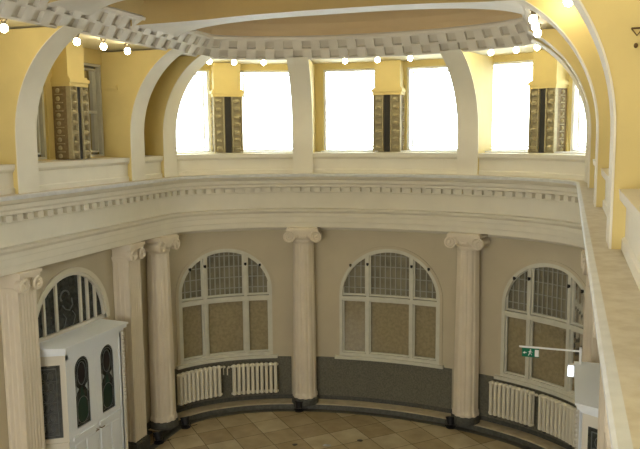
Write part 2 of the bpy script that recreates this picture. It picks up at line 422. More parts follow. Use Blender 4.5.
# ------------------------------------------------------------------ WINDOWS
def arc_strip(mb, c, r, w_, d0, d1, zs, z0, full=True):
    """frame band: inner radius r-w_, from sill z0 up the jamb, round the arch"""
    def ring_pts(rr):
        pts = [(c-rr, z0)] if full else []
        for i in range(33):
            a = pi-pi*i/32; pts.append((c+rr*cos(a), zs+rr*sin(a)))
        if full: pts.append((c+rr, z0))
        return pts
    o, i_ = ring_pts(r), ring_pts(r-w_); n = len(o); vs = []
    for k in range(n):
        for (s, z) in (o[k], i_[k]):
            vs += [P(s, d0, z), P(s, d1, z)]
    fs = []
    for k in range(n-1):
        a = 4*k; b = a+4
        fs += [(a, b, b+2, a+2), (a+1, a+3, b+3, b+1), (a, a+1, b+1, b), (a+2, b+2, b+3, a+3)]
    mb.add(vs, fs)
def arch_top(c, r, zs, s): return zs+sqrt(max(0, r*r-(s-c)**2))
def arch_panel(mb, s0, s1, z0, c, r, zs, d, n=10):
    ss = [s0+(s1-s0)*i/n for i in range(n+1)]
    for a, b in zip(ss[:-1], ss[1:]):
        mb.add([P(a, d, z0), P(b, d, z0), P(b, d, max(z0, arch_top(c, r, zs, b))), P(a, d, max(z0, arch_top(c, r, zs, a)))], [(0, 1, 2, 3)])
WLAB = ['arched window above the left pair of radiators', 'arched window above the bare dado in the centre', 'arched window above the right pair of radiators, partly behind the vestibule']
for wi, (c, r, mu) in enumerate(LOWWIN):
    root = bpy.data.objects.new('window_%d' % (wi+1), None); COL.objects.link(root); root.location = P(c, WD, 1.42); struct(root)
    root['label'] = WLAB[wi]
    zs = 4.46-r; zt = 3.06; zb = 1.42; D = WD+.03
    mb = MB(); arc_strip(mb, c, r, .08, WD-.03, WD+.12, zs, zb); mb.box(c-r, c+r, WD-.03, WD+.12, zb, zb+.09, P, nx=12)
    mb.box(c-r, c+r, WD-.02, WD+.10, zt-.055, zt+.055, P, nx=12)
    for sx in (-mu, mu): mb.box(c+sx-.038, c+sx+.038, WD-.02, WD+.10, zb, arch_top(c, r, zs, c+sx)-.03, P, nx=2)
    mb.build('window_frame', M_FRAME, root)
    mb = MB(); arc_strip(mb, c, r+.07, .07, WD-.025, WD+.01, zs, zb-.02); mb.build('architrave', M_WALL, root)
    mb = MB(); mb.box(c-r-.12, c+r+.12, WD-.12, WD+.1, zb-.07, zb+.01, P, nx=12); mb.build('window_sill', M_FRAME, root)
    # sash frames
    cols = ((c-r+.08, c-mu-.038), (c-mu+.038, c+mu-.038), (c+mu+.038, c+r-.08))
    for (a, b) in cols:
        mb = MB(); t = .04
        mb.box(a, a+t, WD+.035, WD+.085, zb+.09, zt-.055, P); mb.box(b-t, b, WD+.035, WD+.085, zb+.09, zt-.055, P)
        mb.box(a+t, b-t, WD+.035, WD+.085, zb+.09, zb+.09+t, P, nx=5); mb.box(a+t, b-t, WD+.035, WD+.085, zt-.055-t, zt-.055, P, nx=5)
        mb.build('lower_sash', M_FRAME, root)
        mb = MB(); ri = r-.08
        za, zb2 = arch_top(c, ri, zs, a+t/2), arch_top(c, ri, zs, b-t/2)
        if za > zt+.2: mb.box(a, a+t, WD+.035, WD+.085, zt+.07, za-.01, P)
        if zb2 > zt+.2: mb.box(b-t, b, WD+.035, WD+.085, zt+.07, zb2-.01, P)
        mb.box(a, b, WD+.035, WD+.085, zt+.07, zt+.12, P, nx=5)
        ss_ = srange(a, b, .06)
        for p_, q_ in zip(ss_[:-1], ss_[1:]):
            z_p, z_q = arch_top(c, ri, zs, p_), arch_top(c, ri, zs, q_)
            mb.add([P(p_, WD+.035, z_p-.03), P(q_, WD+.035, z_q-.03), P(q_, WD+.035, z_q), P(p_, WD+.035, z_p)], [(0, 1, 2, 3)])
        mb.build('upper_sash', M_FRAME, root)
        mb = MB(); mb.add([P(s_, WD+.06, z_) for s_ in srange(a, b, .12) for z_ in (zb+.1, zt-.08)],
                          [(2*i, 2*i+2, 2*i+3, 2*i+1) for i in range(len(srange(a, b, .12))-1)])
        arch_panel(mb, a, b, zt+.1, c, ri, zs, WD+.06); mb.build('pane', M_GLASS, root)
        # pale lattice of the outer sash behind the glass
        mb = MB(); nv = 4 if (b-a) < .7 else 8
        for k in range(1, nv):
            s_ = a+(b-a)*k/nv; zt_ = arch_top(c, r-.05, zs, s_)
            if zt_ > zt+.12: mb.box(s_-.014, s_+.014, WD+.10, WD+.12, zt+.05, zt_, P)
        z_ = zt+.28
        while z_ < 4.4:
            w2 = sqrt(max(0, (r-.05)**2-max(0, z_-zs)**2)); lo, hi = max(a, c-w2), min(b, c+w2)
            if hi > lo+.05: mb.box(lo, hi, WD+.10, WD+.12, z_-.011, z_+.011, P, nx=5)
            z_ += .3
        mb.build('lattice', M_LATT, root)
    mb = MB(); mb.add([P(s_, WD+.15, z_) for s_ in srange(c-r, c+r, .12) for z_ in (zb, zt)],
                      [(2*i, 2*i+2, 2*i+3, 2*i+1) for i in range(len(srange(c-r, c+r, .12))-1)])
    mb.build('board', M_BOARD, root)
    mb = MB(); arch_panel(mb, c-r, c+r, zt, c, r+.01, zs, WD+.155, 28); mb.build('outer_pane', M_BACK, root)
    mb = MB()
    for s_, z_ in ((c-mu-.0, 4.02), (c+mu+.0, 4.02), (c-r+.3, 3.98), (c+r-.3, 3.98)):
        mb.box(s_-.03, s_+.03, WD-.05, WD-.01, z_-.03, z_+.03, P); mb.box(s_-.012, s_+.012, WD-.075, WD-.02, z_-.045, z_-.01, P)
    o = mb.build('latch', M_BLACK, root); tag(o, 'small dark sash latches')

# clerestory windows
wn = 4
for i, h in enumerate(upwin):
    c = (h[0]+h[1])/2
    if abs(c) > L0+12.5: continue
    root = bpy.data.objects.new('window_%d' % wn, None); wn += 1; COL.objects.link(root); root.location = P(c, .8, h[2]); struct(root)
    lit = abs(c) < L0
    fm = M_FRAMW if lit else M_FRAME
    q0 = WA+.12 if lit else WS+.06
    a, b, z0, z1 = h[:4]; mb = MB(); t = .05
    for (x0, x1, y0, y1) in ((a, a+t, z0, z1), (b-t, b, z0, z1)): mb.box(x0, x1, q0, q0+.1, y0, y1, P)
    mb.box(a+t, b-t, q0, q0+.1, z0, z0+t, P, nx=4); mb.box(a+t, b-t, q0, q0+.1, z1-t, z1, P, nx=4)
    mb.build('window_frame', fm, root)
    mb = MB(); a2, b2, z2, z3 = a+.1, b-.1, z0+.1, z1-.1; t = .035
    for (x0, x1, y0, y1) in ((a2, a2+t, z2, z3), (b2-t, b2, z2, z3)): mb.box(x0, x1, q0+.06, q0+.15, y0, y1, P)
    mb.box(a2+t, b2-t, q0+.06, q0+.15, z2, z2+t, P, nx=4); mb.box(a2+t, b2-t, q0+.06, q0+.15, z3-t, z3, P, nx=4)
    if not lit: mb.box(a2+t, b2-t, q0+.06, q0+.13, 8.02, 8.08, P, nx=4)
    mb.build('sash', fm, root)
    mb = MB(); ss_ = srange(a, b, .2)
    mb.add([P(s_, q0+.14, z_) for s_ in ss_ for z_ in (z0, z1)], [(2*k, 2*k+2, 2*k+3, 2*k+1) for k in range(len(ss_)-1)])
    mb.build('pane', M_GLASS, root)
    if not lit:
        mb = MB(); mb.add([P(s_, q0+.165, z_) for s_ in ss_ for z_ in (z0, z1)], [(2*k, 2*k+2, 2*k+3, 2*k+1) for k in range(len(ss_)-1)])
        mb.build('daylight_blocker', M_DIMBACK, root)  # opaque sheet added to keep daylight out and imitate dim glazing
# white inner sills of the lit windows
mb = MB()
for h in upwin:
    c = (h[0]+h[1])/2
    if abs(c) < L0: mb.box(h[0]-.02, h[1]+.02, .30, 1.06, 7.045, 7.075, P, nx=6)
struct(mb.build('trim_12', M_FRAMW))

# ------------------------------------------------------------------ PIERS AND RIBS
RIBLAB = {}
def rib(s0, label, hw=.265):
    fn = PR(s0); x, y, nx, ny = base(s0)
    root = thing('arched_rib', label, 'rib', (x-.0*nx, y-.0*ny, 6.5), 'quarter-arched ribs standing on the cornice ledge')
    arc = [(-.2, 6.5), (-.2, 7.5)]
    for k in range(1, 17):
        th = math.asin(1.87/2.1)*k/16; arc.append((-2.3+2.1*cos(th), 7.5+2.1*sin(th)))
    mb = MB(); vs = []; 
    for d, z in arc:
        vs += [fn(-hw, d, z), fn(hw, d, z), fn(hw, d+.02, z), fn(-hw, d+.02, z)]
    n = len(arc); mb.add(vs, [(4*i+j, 4*i+(j+1) % 4, 4*i+4+(j+1) % 4, 4*i+4+j) for i in range(n-1) for j in range(4)]+[(0, 1, 2, 3), tuple(4*(n-1)+j for j in (3, 2, 1, 0))])
    o = mb.build('rib_face', M_TRIM, root, smooth=True); tag(o, 'pale cream inner face of the rib')
    hw2 = hw-.012; poly_i = [(d+.015, z) for d, z in arc]; mb = MB()
    DB = (WS if abs(s0) > L0 else WA)-.005
    for k in range(len(poly_i)-1):
        (d0, z0), (d1, z1) = poly_i[k], poly_i[k+1]
        for a in (-hw2, hw2):
            mb.add([fn(a, d0, z0), fn(a, DB, z0), fn(a, DB, z1), fn(a, d1, z1)], [(0, 1, 2, 3)])
        mb.add([fn(-hw2, d0, z0), fn(hw2, d0, z0), fn(hw2, d1, z1), fn(-hw2, d1, z1)], [(0, 1, 2, 3)])
    mb.build('rib_web', M_OCHRE, root)
    if abs(s0) < L0: return root
    mb = MB(); mb.box(-hw-.015, hw+.015, .10, DB, 8.53, 8.57, fn); mb.box(-hw-.035, hw+.035, .10, DB, 8.57, 8.64, fn); mb.build('impost_band', M_OCHRE, root)
    return root
names = {0: 'at the corner where side wall meets curved end', 1: 'paired beside the corner rib, first of the side wall', 2: 'one bay nearer the viewer than the corner pair', 3: 'two bays nearer the viewer than the corner pair', 4: 'nearest the viewer of all on that side', 5: ''}
rib(-2.2, 'cream arched rib left of centre, standing above the left central column')
rib(2.2, 'cream arched rib right of centre, above the right central column')
for sg, sn in ((-1, 'left'), (1, 'right')):
    for k, v_ in enumerate((-0.12, 1.3, 4.86, 8.6, 12.3)):
        if sg == -1 and k > 3: continue
        rib(sg*(L0+v_), 'arched rib on the %s, %s' % (sn, names[k]))

# carved box piers between the clerestory windows
def carved_pier(c, label, kx=1.0, D0=.30, DW=.775):
    fr = PR(c); fn = lambda a, d, z: fr(a*kx, d, z)
    root = thing('carved_pier', label, 'pier', P(c, .5, 7.03), 'carved piers between the clerestory windows')
    mb = MB(); mb.box(-.38, .38, D0+.07, DW, 7.05, 8.52, fn); mb.build('pier_body', M_CARVB, root)
    for sx in (-1, 1):
        mb = MB()
        x0, x1 = sorted((sx*.10, sx*.385)); mb.box(x0, x1, D0+.04, D0+.08, 7.05, 8.52, fn)
        for e_ in (x0, x1-.035): mb.box(e_, e_+.035, D0-.035, D0+.05, 7.05, 8.52, fn)
        for k in range(7):
            z_ = 7.15+k*.205; xm = (x0+x1)/2
            mb.ball((xm, D0+.02, z_+.03), .10, .10, .055, 10, 6, 0, fn)
            for q_ in (-.05, .05): mb.ball((xm+q_, D0+.0, z_+.01), .04, .05, .05, 8, 5, 0, fn)
        o = mb.build('carved_strip', M_CARVE, root); 
    mb = MB(); mb.box(-.075, .075, D0+.0, D0+.05, 7.05, 8.52, fn); o = mb.build('groove', M_CARVD, root); tag(o, 'vertical groove between the carved strips, its shade painted near-black')  # near-black bar paints the shade in the gap between the strips
    for sx in (-1, 1):
        mb = MB()
        for k in range(9):
            z_ = 7.12+k*.165; mb.ball((sx*.385, D0+.28, z_), .05, .05, .05, 8, 5, 0, fn)
            mb.box(sx*.385-.03, sx*.385+.03, D0+.16, D0+.34, z_-.09, z_-.07, fn)
        mb.build('side_rosette_row', M_CARVE, root)
    mb = MB(); mb.box(-.40, .40, D0-.03, DW, 8.52, 8.60, fn); mb.box(-.43, .43, D0-.06, DW, 8.60, 8.67, fn); mb.box(-.40, .40, D0-.02, DW, 8.67, 8.71, fn)
    mb.build('pier_cap', M_OCHRE, root)
    mb = MB(); mb.box(-.36, .36, D0+.03, DW, 8.71, 9.40, fn); mb.build('upper_pier', M_OCHRE, root)
carved_pier(-4.12, 'carved olive pier with dark groove in the left lit bay of the curved end')
carved_pier(-.06, 'carved olive pier with dark groove in the middle lit bay', .95)
carved_pier(3.84, 'carved olive pier with dark groove in the right lit bay of the curved end', .88)
carved_pier(-SIDEBAYS[0]+.13, 'brown carved pier in the dim yellow bay on the left, beside two bulbs', .74, .08, .495)
carved_pier(-SIDEBAYS[1], 'brown carved pier of the second left side bay, at the picture edge', .74, .08, .495)

# ------------------------------------------------------------------ COLUMNS
def ionic(s0, d0, label, zfloor=.15):
    x, y, nx, ny = base(s0); px, py = x+nx*d0, y+ny*d0
    root = thing('ionic_column', label, 'column', (px, py, zfloor), 'ionic columns carrying the entablature')
    fr0 = PR(s0); fn = lambda a, d, z: fr0(a, d+d0, z)
    # shaft with flutes
    n = 80; mb = MB()
    prof = [(.345, .335), (.35, .37), (.345, .42), (.325, .46)]+[(.318-.043*(t/10)**1.6, .52+4.12*t/10) for t in range(11)]+[(.30, 4.67)]
    mb.lathe(prof, n, (px, py, 0), lambda a, z: 1-.055*max(0, sin(a*12))**.5); mb.build('shaft', M_COLM, root)
    mb = MB(); mb.lathe([(.37, zfloor), (.37, .30), (.35, .33), (.34, .34)], 40, (px, py, 0))
    o = mb.build('column_base', M_BASE, root, smooth=True); tag(o, 'dark stone base of the column')
    mb = MB(); mb.lathe([(.27, 4.62), (.30, 4.66), (.31, 4.70), (.30, 4.73), (.35, 4.80), (.35, 4.86), (.28, 4.90)], 32, (px, py, 0))
    mb.box(-.38, .38, -.34, .19, 4.86, 4.96, fn); mb.box(-.43, .43, -.37, .19, 4.96, 5.02, fn); mb.box(-.40, .40, -.35, .19, 5.02, 5.06, fn)
    cap = mb.build('capital', M_COLM, root, smooth=True)
    for sx in (-1, 1):
        mb = MB()
        c0 = (sx*.36, 4.82)
        # bolster
        for dd0, dd1, r0, r1 in ((-.34, -.1, .155, .11), (-.1, .1, .11, .11), (.1, .19, .11, .13)):
            vs = []; m_ = 20
            for dd, rr in ((dd0, r0), (dd1, r1)):
                for k in range(m_): vs.append(fn(c0[0]+rr*cos(2*pi*k/m_), dd, c0[1]+rr*sin(2*pi*k/m_)))
            mb.add(vs, [(k, (k+1) % m_, m_+(k+1) % m_, m_+k) for k in range(m_)]+[tuple(range(m_)), tuple(range(m_, 2*m_))])
        for dd in (-.345,):
            pts = []
            for k in range(40):
                t = k/39; a = pi/2-sx*(-1)*(-t)*2*pi*2.2 if False else pi/2+sx*(-1)*t*2*pi*2.2*(-1)
                r_ = .155*(1-t)+.03*t; pts.append(fn(c0[0]+r_*cos(a), dd, c0[1]+r_*sin(a)))
            mb.tube(pts, [.022*(1-k/39)+.012 for k in range(40)], 6)
            mb.ball((c0[0], dd, c0[1]), .035, .03, .035, 10, 6, 0, fn)
        mb.build('volute', M_COLM, cap, smooth=True)
    # egg mouldings between the volutes
    mb = MB()
    for k in range(5): mb.ball((-.18+.09*k, -.33, 4.83), .035, .03, .05, 8, 6, 0, fn)
    mb.build('egg_moulding', M_COLM, cap)
    return root
def ionic_pilaster(s0, label):
    fn = PR(s0); root = thing('ionic_pilaster', label, 'pilaster', P(s0, .1, 0), 'square ionic pilasters along the side walls')
    w_, dF = .24, -.02; pts = []
    nfl = 5; pts.append((-w_, dF))
    for k in range(nfl):
        a0 = -w_+.04+k*(2*w_-.08)/nfl+.012; a1 = -w_+.04+(k+1)*(2*w_-.08)/nfl-.012
        pts += [(a0, dF), (a0+.02, dF+.013), (a1-.02, dF+.013), (a1, dF)]
    pts.append((w_, dF))
    # fluted side faces too
    sd = []
    for k in range(3):
        b0 = dF+.06+k*.12; sd += [(w_, b0), (w_-.014, b0+.02), (w_-.014, b0+.07), (w_, b0+.09)]
    pts += sd+[(w_, .41), (-w_, .41)]+[(-a, b) for a, b in reversed(sd)]
    z0, z1 = .34, 4.68; n = len(pts); mb = MB()
    mb.add([fn(a, d, z0) for a, d in pts]+[fn(a, d, z1) for a, d in pts], [(i, (i+1) % n, n+(i+1) % n, n+i) for i in range(n)])
    mb.build('shaft', M_COLM, root)
    mb = MB(); mb.box(-w_-.05, w_+.05, dF-.05, .41, 0, .28, fn); mb.box(-w_-.025, w_+.025, dF-.025, .41, .28, .34, fn)
    tag(mb.build('pilaster_base', M_BASE, root), 'dark stone base of the pilaster')
    mb = MB(); mb.box(-w_-.02, w_+.02, dF-.02, .41, 4.66, 4.70, fn); mb.box(-w_-.04, w_+.04, dF-.05, .41, 4.70, 4.76, fn); mb.box(-w_-.0, w_+.0, dF-.03, .41, 4.76, 4.93, fn)
    mb.box(-w_-.03, w_+.03, dF-.09, .41, 4.93, 5.0, fn); mb.box(-w_-.05, w_+.05, dF-.12, .41, 5.0, 5.06, fn)
    cap = mb.build('capital', M_COLM, root)
    for sx in (-1, 1):
        mb = MB(); cx_, cz = sx*.185, 4.80; m_ = 20; vs = []
        for dd in (dF-.10, dF+.02):
            for k in range(m_): vs.append(fn(cx_+.13*cos(2*pi*k/m_), dd, cz+.13*sin(2*pi*k/m_)))
        mb.add(vs, [(k, (k+1) % m_, m_+(k+1) % m_, m_+k) for k in range(m_)]+[tuple(range(m_)), tuple(range(m_, 2*m_))])
        pts2 = []
        for k in range(40):
            t = k/39; a = pi/2+sx*t*2*pi*2.2; r_ = .125*(1-t)+.025*t; pts2.append(fn(cx_+r_*cos(a), dF-.105, cz+r_*sin(a)))
        mb.tube(pts2, [.022*(1-k/39)+.010 for k in range(40)], 6); mb.ball((cx_, dF-.105, cz), .03, .025, .03, 10, 6, 0, fn)
        mb.build('volute', M_COLM, cap, smooth=True)
    return root
ionic(-2.24, .15, 'fluted ionic column left of the central window, floor lamp at its foot')
ionic(2.13, .15, 'fluted ionic column right of the central window')
ionic(-L0-.08, .15, 'right one of the paired ionic columns at the left corner, beside the radiators')
ionic(L0-.05, .15, 'farther one of the paired ionic columns at the right corner, half hidden by the ledge')
for sg, sn in ((-1, 'left'), (1, 'right')):
    for k, v_ in enumerate((1.36, 4.87, 8.6)):
        t = (('fluted square pilaster between the corner column and the white vestibule at left' if k == 0 else
             'fluted square pilaster at the left picture edge beside the white vestibule' if k == 1 else 'nearest ionic column of the left wall') if sg < 0 else
             ('fluted square pilaster of the right corner, next to the vestibule' if k == 0 else
              'square pilaster below the right ledge, nearer side of the right vestibule' if k == 1 else 'nearest square pilaster directly below the right ledge'))
        if sg < 0 and k == 2: continue
        ionic_pilaster(sg*(L0+v_), t)
# shallow cream cornice moulding on the back wall under the soffit
mb = MB(); sweep(mb, [(WD, 4.93), (WD-.02, 4.95), (WD-.05, 5.0), (WD-.06, 5.06)], spath(-L0-.5, L0+.5)); struct(mb.build('trim_20', M_TRIM))

# ------------------------------------------------------------------ VESTIBULES
def vestibule(sg, label):
    c = sg*(L0+3.22); fn0 = PR(c)
    # a>0 must run towards the curved end on both sides
    sgn = 1 if sg < 0 else -1
    fn = lambda a, d, z: fn0(a*sgn, d, z)
    root = thing('door_vestibule', label, 'vestibule', P(c, .1, 0))
    X0, X1, DF, ZT = -.95, .93, -.22, 3.32
    # body: side walls canted, front frame
    mb = MB()
    sideL = lambda t, z, e=0: fn(X0-.42*t-e*.0, DF+(WD-DF)*t, z)
    def quad(p, q, z0, z1, th=.06, out=(0, 0)):
        mb.add([fn(p[0], p[1], z0), fn(q[0], q[1], z0), fn(q[0], q[1], z1), fn(p[0], p[1], z1),
                fn(p[0]+out[0], p[1]+out[1], z0), fn(q[0]+out[0], q[1]+out[1], z0), fn(q[0]+out[0], q[1]+out[1], z1), fn(p[0]+out[0], p[1]+out[1], z1)],
               [(0, 1, 2, 3), (7, 6, 5, 4), (0, 4, 5, 1), (1, 5, 6, 2), (2, 6, 7, 3), (3, 7, 4, 0)])
    quad((X0, DF), (X0-.42, WD), 0, ZT-.05, out=(.06, .02)); mb.build('side_wall', M_VEST, root); mb = MB()
    quad((X1, DF), (X1+.05, WD), 0, ZT-.05, out=(-.06, 0))
    o = mb.build('side_wall', M_VEST, root)
    mb = MB()
    mb.box(X0, X0+.09, DF, DF+.08, 0, ZT-.05, fn); mb.box(X1-.09, X1, DF, DF+.08, 0, ZT-.05, fn); mb.box(X0, X1, DF, DF+.08, 3.14, ZT-.05, fn)
    mb.build('door_frame', M_DOOR, root)
    # cornice
    mb = MB()
    for z0, z1, e in ((ZT-.06, ZT, .04), (ZT, ZT+.07, .09), (ZT+.07, ZT+.11, .12)):
        pts = [(X0-.42-e*.3, WD), (X0-e, DF-e), (X1+e, DF-e), (X1+.05+e, WD)]
        vs = [fn(a, d, z0) for a, d in pts]+[fn(a, d, z1) for a, d in pts]
        mb.add(vs, [(0, 1, 2, 3), (7, 6, 5, 4)]+[(i, (i+1) % 4, 4+(i+1) % 4, 4+i) for i in range(4)])
    mb.build('cornice', M_DOOR, root)
    # beaded corner strip
    mb = MB()
    mb.box(X1-.02, X1+.05, DF-.03, DF+.04, 0, ZT-.06, fn)
    z = 1.72
    while z < ZT-.12:
        mb.ball((X1+.01, DF-.03, z), .038, .035, .042, 8, 5, 0, fn); z += .092
    mb.build('beaded_strip', M_VEST, root)
    # two door leaves with arched leaded lights
    W = (X1-X0-.18)/2
    for li in (0, 1):
        a0 = X0+.09+li*W; a1 = a0+W; cc = (a0+a1)/2; lf = MB(); r = .235; zs = 2.84; zb = 1.62
        d0, d1 = DF+.015, DF+.06
        lf.box(a0+.004, cc-r, d0, d1, .02, 3.14, fn); lf.box(cc+r, a1-.004, d0, d1, .02, 3.14, fn); lf.box(cc-r, cc+r, d0, d1, .02, zb, fn)
        N = 16
        for k in range(N):
            t0, t1 = pi-pi*k/N, pi-pi*(k+1)/N
            p0, p1 = (cc+r*cos(t0), zs+r*sin(t0)), (cc+r*cos(t1), zs+r*sin(t1))
            lf.add([fn(p0[0], d0, p0[1]), fn(p1[0], d0, p1[1]), fn(p1[0], d0, 3.14), fn(p0[0], d0, 3.14),
                    fn(p0[0], d1, p0[1]), fn(p1[0], d1, p1[1])], [(0, 1, 2, 3), (0, 4, 5, 1)])
        # lower raised panels, lock rail
        lf.box(a0+.05, a1-.05, d0-.03, d0, 1.42, 1.5, fn)
        for q0, q1 in ((a0+.09, cc-.03), (cc+.03, a1-.09)):
            lf.box(q0, q1, d0-.018, d0, .3, 1.32, fn)
        leaf = lf.build('door_leaf', M_DOOR, root)
        g = MB(); pts = [(cc-r, zb), (cc+r, zb)]+[(cc+r*cos(pi*k/N), zs+r*sin(pi*k/N)) for k in range(N+1)]
        g.add([fn(a, d0+.03, z_) for a, z_ in pts], [tuple(range(len(pts)))]); g.build('leaded_glass', M_LEADP, leaf, recalc=False)
        # green vase shape below, plum oval above, pale pieces between
        g = MB(); vp = [(-.03, 2.42), (.03, 2.42), (.05, 2.3), (.13, 2.1), (.17, 1.9), (.15, 1.76), (.0, 1.68), (-.15, 1.76), (-.17, 1.9), (-.13, 2.1), (-.05, 2.3)]
        g.add([fn(cc+a, d0+.026, z_) for a, z_ in vp], [tuple(range(len(vp)))]); g.build('green_glass', M_LEADG, leaf, recalc=False)
        g = MB(); g.add([fn(cc+.105*cos(t/10*pi), d0+.025, 2.72+.2*sin(t/10*pi)) for t in range(20)], [tuple(range(20))]); g.build('plum_glass', M_LEADR, leaf, recalc=False)
        g = MB()
        for sx in (-1, 1):
            g = MB(); vp = [(sx*.19, 2.5), (sx*.10, 2.42), (sx*.2, 2.28)]; g.add([fn(cc+a, d0+.024, z_) for a, z_ in vp], [(0, 1, 2)])
            g.build('pale_glass', M_LEADW, leaf, recalc=False)
        g = MB()
        for rr in (r-.02, r-.065):
            g.tube([fn(cc-rr, d0+.02, zb+(r-rr))]+[fn(cc+rr*cos(pi-pi*k/N), d0+.02, zs+rr*sin(pi-pi*k/N)) for k in range(N+1)]+[fn(cc+rr, d0+.02, zb+(r-rr))], .007, 5, closed=True)
        g.tube([fn(cc+.13*cos(t/12*pi), d0+.02, 2.72+.24*sin(t/12*pi)) for t in range(24)], .008, 5, closed=True)
        g.tube([fn(cc+.19*cos(t/12*pi)*(1 if 0 <= t else 1), d0+.02, 1.95+.28*sin(t/12*pi)) for t in range(24)], .007, 5, closed=True)
        g.build('lead_lines', M_LEADL, leaf)
        g = MB()
        hx = a1-.05 if li == 0 else a0+.05
        g.tube([fn(hx, d0-.0, 1.38), fn(hx, d0-.06, 1.38), fn(hx+(-.1 if li == 0 else .1), d0-.06, 1.38)], .011, 8)
        g.build('door_handle', M_BRONZ, leaf)
    # leaded side light on the canted side wall
    def sf(t, z, e): # t 0..1 along the side wall from front edge to the room wall
        return fn(X0-.42*t-e*.93, DF+(WD-DF)*t-e*.37, z)
    g = MB(); g.box(.14, .86, .0, .02, 1.58, 3.06, lambda t, e, z: sf(t, z, e)); side = g.build('side_light', M_LEADP, root)
    g = MB(); z0, z1 = 1.58, 3.06
    f3 = lambda t, e, z: sf(t, z, e)
    for t0, t1, a, b in ((.22, .235, z0+.06, z1-.06), (.765, .78, z0+.06, z1-.06)): g.box(t0, t1, .018, .03, a, b, f3)
    for z_ in (z0+.06, z1-.06): g.box(.22, .78, .018, .03, z_-.008, z_+.008, f3)
    for k in range(6):
        zc = z0+.2+k*.215
        for tc in (.37, .5, .63): g.tube([sf(tc+.07*cos(q/5*pi), zc+.085*sin(q/5*pi), .024) for q in range(10)], .006, 4, closed=True)
        g.box(.25, .75, .018, .028, zc-.112, zc-.102, f3)
    g.build('lead_lines', M_LEADL, side)
    # skirting dado mould of side wall
    g = MB(); g.box(.0, 1, .0, .03, 1.40, 1.47, f3); g.box(.06, .94, .0, .025, .2, 1.3, f3); g.build('side_panel', M_VEST, root)
    # fanlight above the vestibule
def lunette(sg, k, cbay):
    c = sg*cbay; r = LUN_R
    root = bpy.data.objects.new('window_%d' % k, None); COL.objects.link(root); root.location = P(c, WD, 3.42); struct(root)
    mb = MB(); zb, zs = 3.42, 3.48
    arc_strip(mb, c, r, .07, WD+.0, WD+.12, zs, zb); mb.box(c-r, c+r, WD, WD+.12, zb, zb+.08, P)
    for a in (-.80, -.42, .36, .60, .86):
        a_ = -a*sg*(-1) if sg > 0 else a
        zt = arch_top(c, r-.03, zs, c+a_); mb.box(c+a_-.03, c+a_+.03, WD+.02, WD+.10, zb, zt, P)
    mb.build('window_frame', M_VEST, root)
    mb = MB(); arc_strip(mb, c, r+.1, .1, WD-.03, WD+.01, zs, zb); mb.build('architrave', M_TRIM, root)
    mb = MB(); arch_panel(mb, c-r, c+r, zb, c, r, zs, WD+.07, 28); mb.build('leaded_pane', M_LEADP, root)
    g = MB()
    def q(a, z): return P(c+a, WD+.06, z)
    g.tube([q(-.12+.14*cos(t), 4.18+.12*sin(t)) for t in [x*.35 for x in range(12)]], .018, 6)
    g.tube([q(-.2, 4.0), q(-.12, 3.9), q(.02, 3.85), q(.12, 3.95), q(.1, 4.1)], .014, 6)
    for a in (-.2, .1): g.tube([q(a, 3.5), q(a+.1, 3.7), q(a, 3.82)], .01, 5)
    g.build('pale_ornament', M_LEADL, root)
vestibule(-1, 'white double-door vestibule with arched leaded lights against the left wall')
vestibule(1, 'white vestibule at the right wall, its cornice corner seen behind the ledge')
lunette(-1, 40, SIDEBAYS[0]); lunette(1, 41, SIDEBAYS[0])
for k in range(1, 4): lunette(-1, 40+2*k, SIDEBAYS[k]); lunette(1, 41+2*k, SIDEBAYS[k])

# ------------------------------------------------------------------ RADIATORS
def radiator(s0, s1, z0, z1, label, valve=1):
    c = (s0+s1)/2; root = thing('radiator', label, 'radiator', P(c, .2, z0), 'sectional radiators on the dado')
    n = 10
    for k in range(n):
        s_ = s0+(s1-s0)*(k+.5)/n; mb = MB(); hw = (s1-s0)/n*.38
        for dd in (.13, .25):
            pts = [P(s_, dd, z0+.02), P(s_, dd, z1-.02)]
            mb.tube([P(s_, dd, z0+.03+(z1-z0-.06)*t/4) for t in range(5)], hw, 8)
        for z_ in (z0+.05, z1-.05):
            mb.ball((s_, .19, z_), hw*1.55, .10, .055, 10, 6, 0, P)
        mb.build('radiator_section', M_RAD, root, smooth=True)
    for z_ in (z0+.05, z1-.05):
        mb = MB(); mb.tube([P(s_, .19, z_) for s_ in srange(s0-.02, s1+.02, .1)], .028, 8); mb.build('manifold', M_RAD, root, smooth=True)
    e = s1 if valve > 0 else s0
    mb = MB(); mb.tube([P(e, .19, z1-.05), P(e+valve*.08, .19, z1-.05), P(e+valve*.09, .25, z1-.1), P(e+valve*.09, .33, z1-.12), P(e+valve*.09, .33, z1-.32)], .016, 8)
    mb.ball((e+valve*.08, .17, z1-.05), .035, .045, .035, 8, 6, 0, P)
    mb.build('valve_pipe', M_RAD, root, smooth=True)
    for t in (.15, .85):
        s_ = s0+(s1-s0)*t
        for za, zb in ((z0-.03, z0), (z1-.16, z1-.14)):
            mb = MB(); mb.box(s_-.02, s_+.02, .13, WD-.03, za, zb, P); mb.build('holding_bracket', M_BLACK, root)
radiator(-5.66, -4.48, .42, 1.28, 'ivory sectional radiator nearest the left corner columns', 1)
radiator(-4.20, -2.98, .40, 1.26, 'ivory sectional radiator left of the left central column', -1)
radiator(2.74, 3.90, .44, 1.32, 'ivory sectional radiator right of the right central column', 1)
radiator(4.06, 5.20, .44, 1.32, 'ivory sectional radiator nearest the right corner, beside the vestibule', 1)

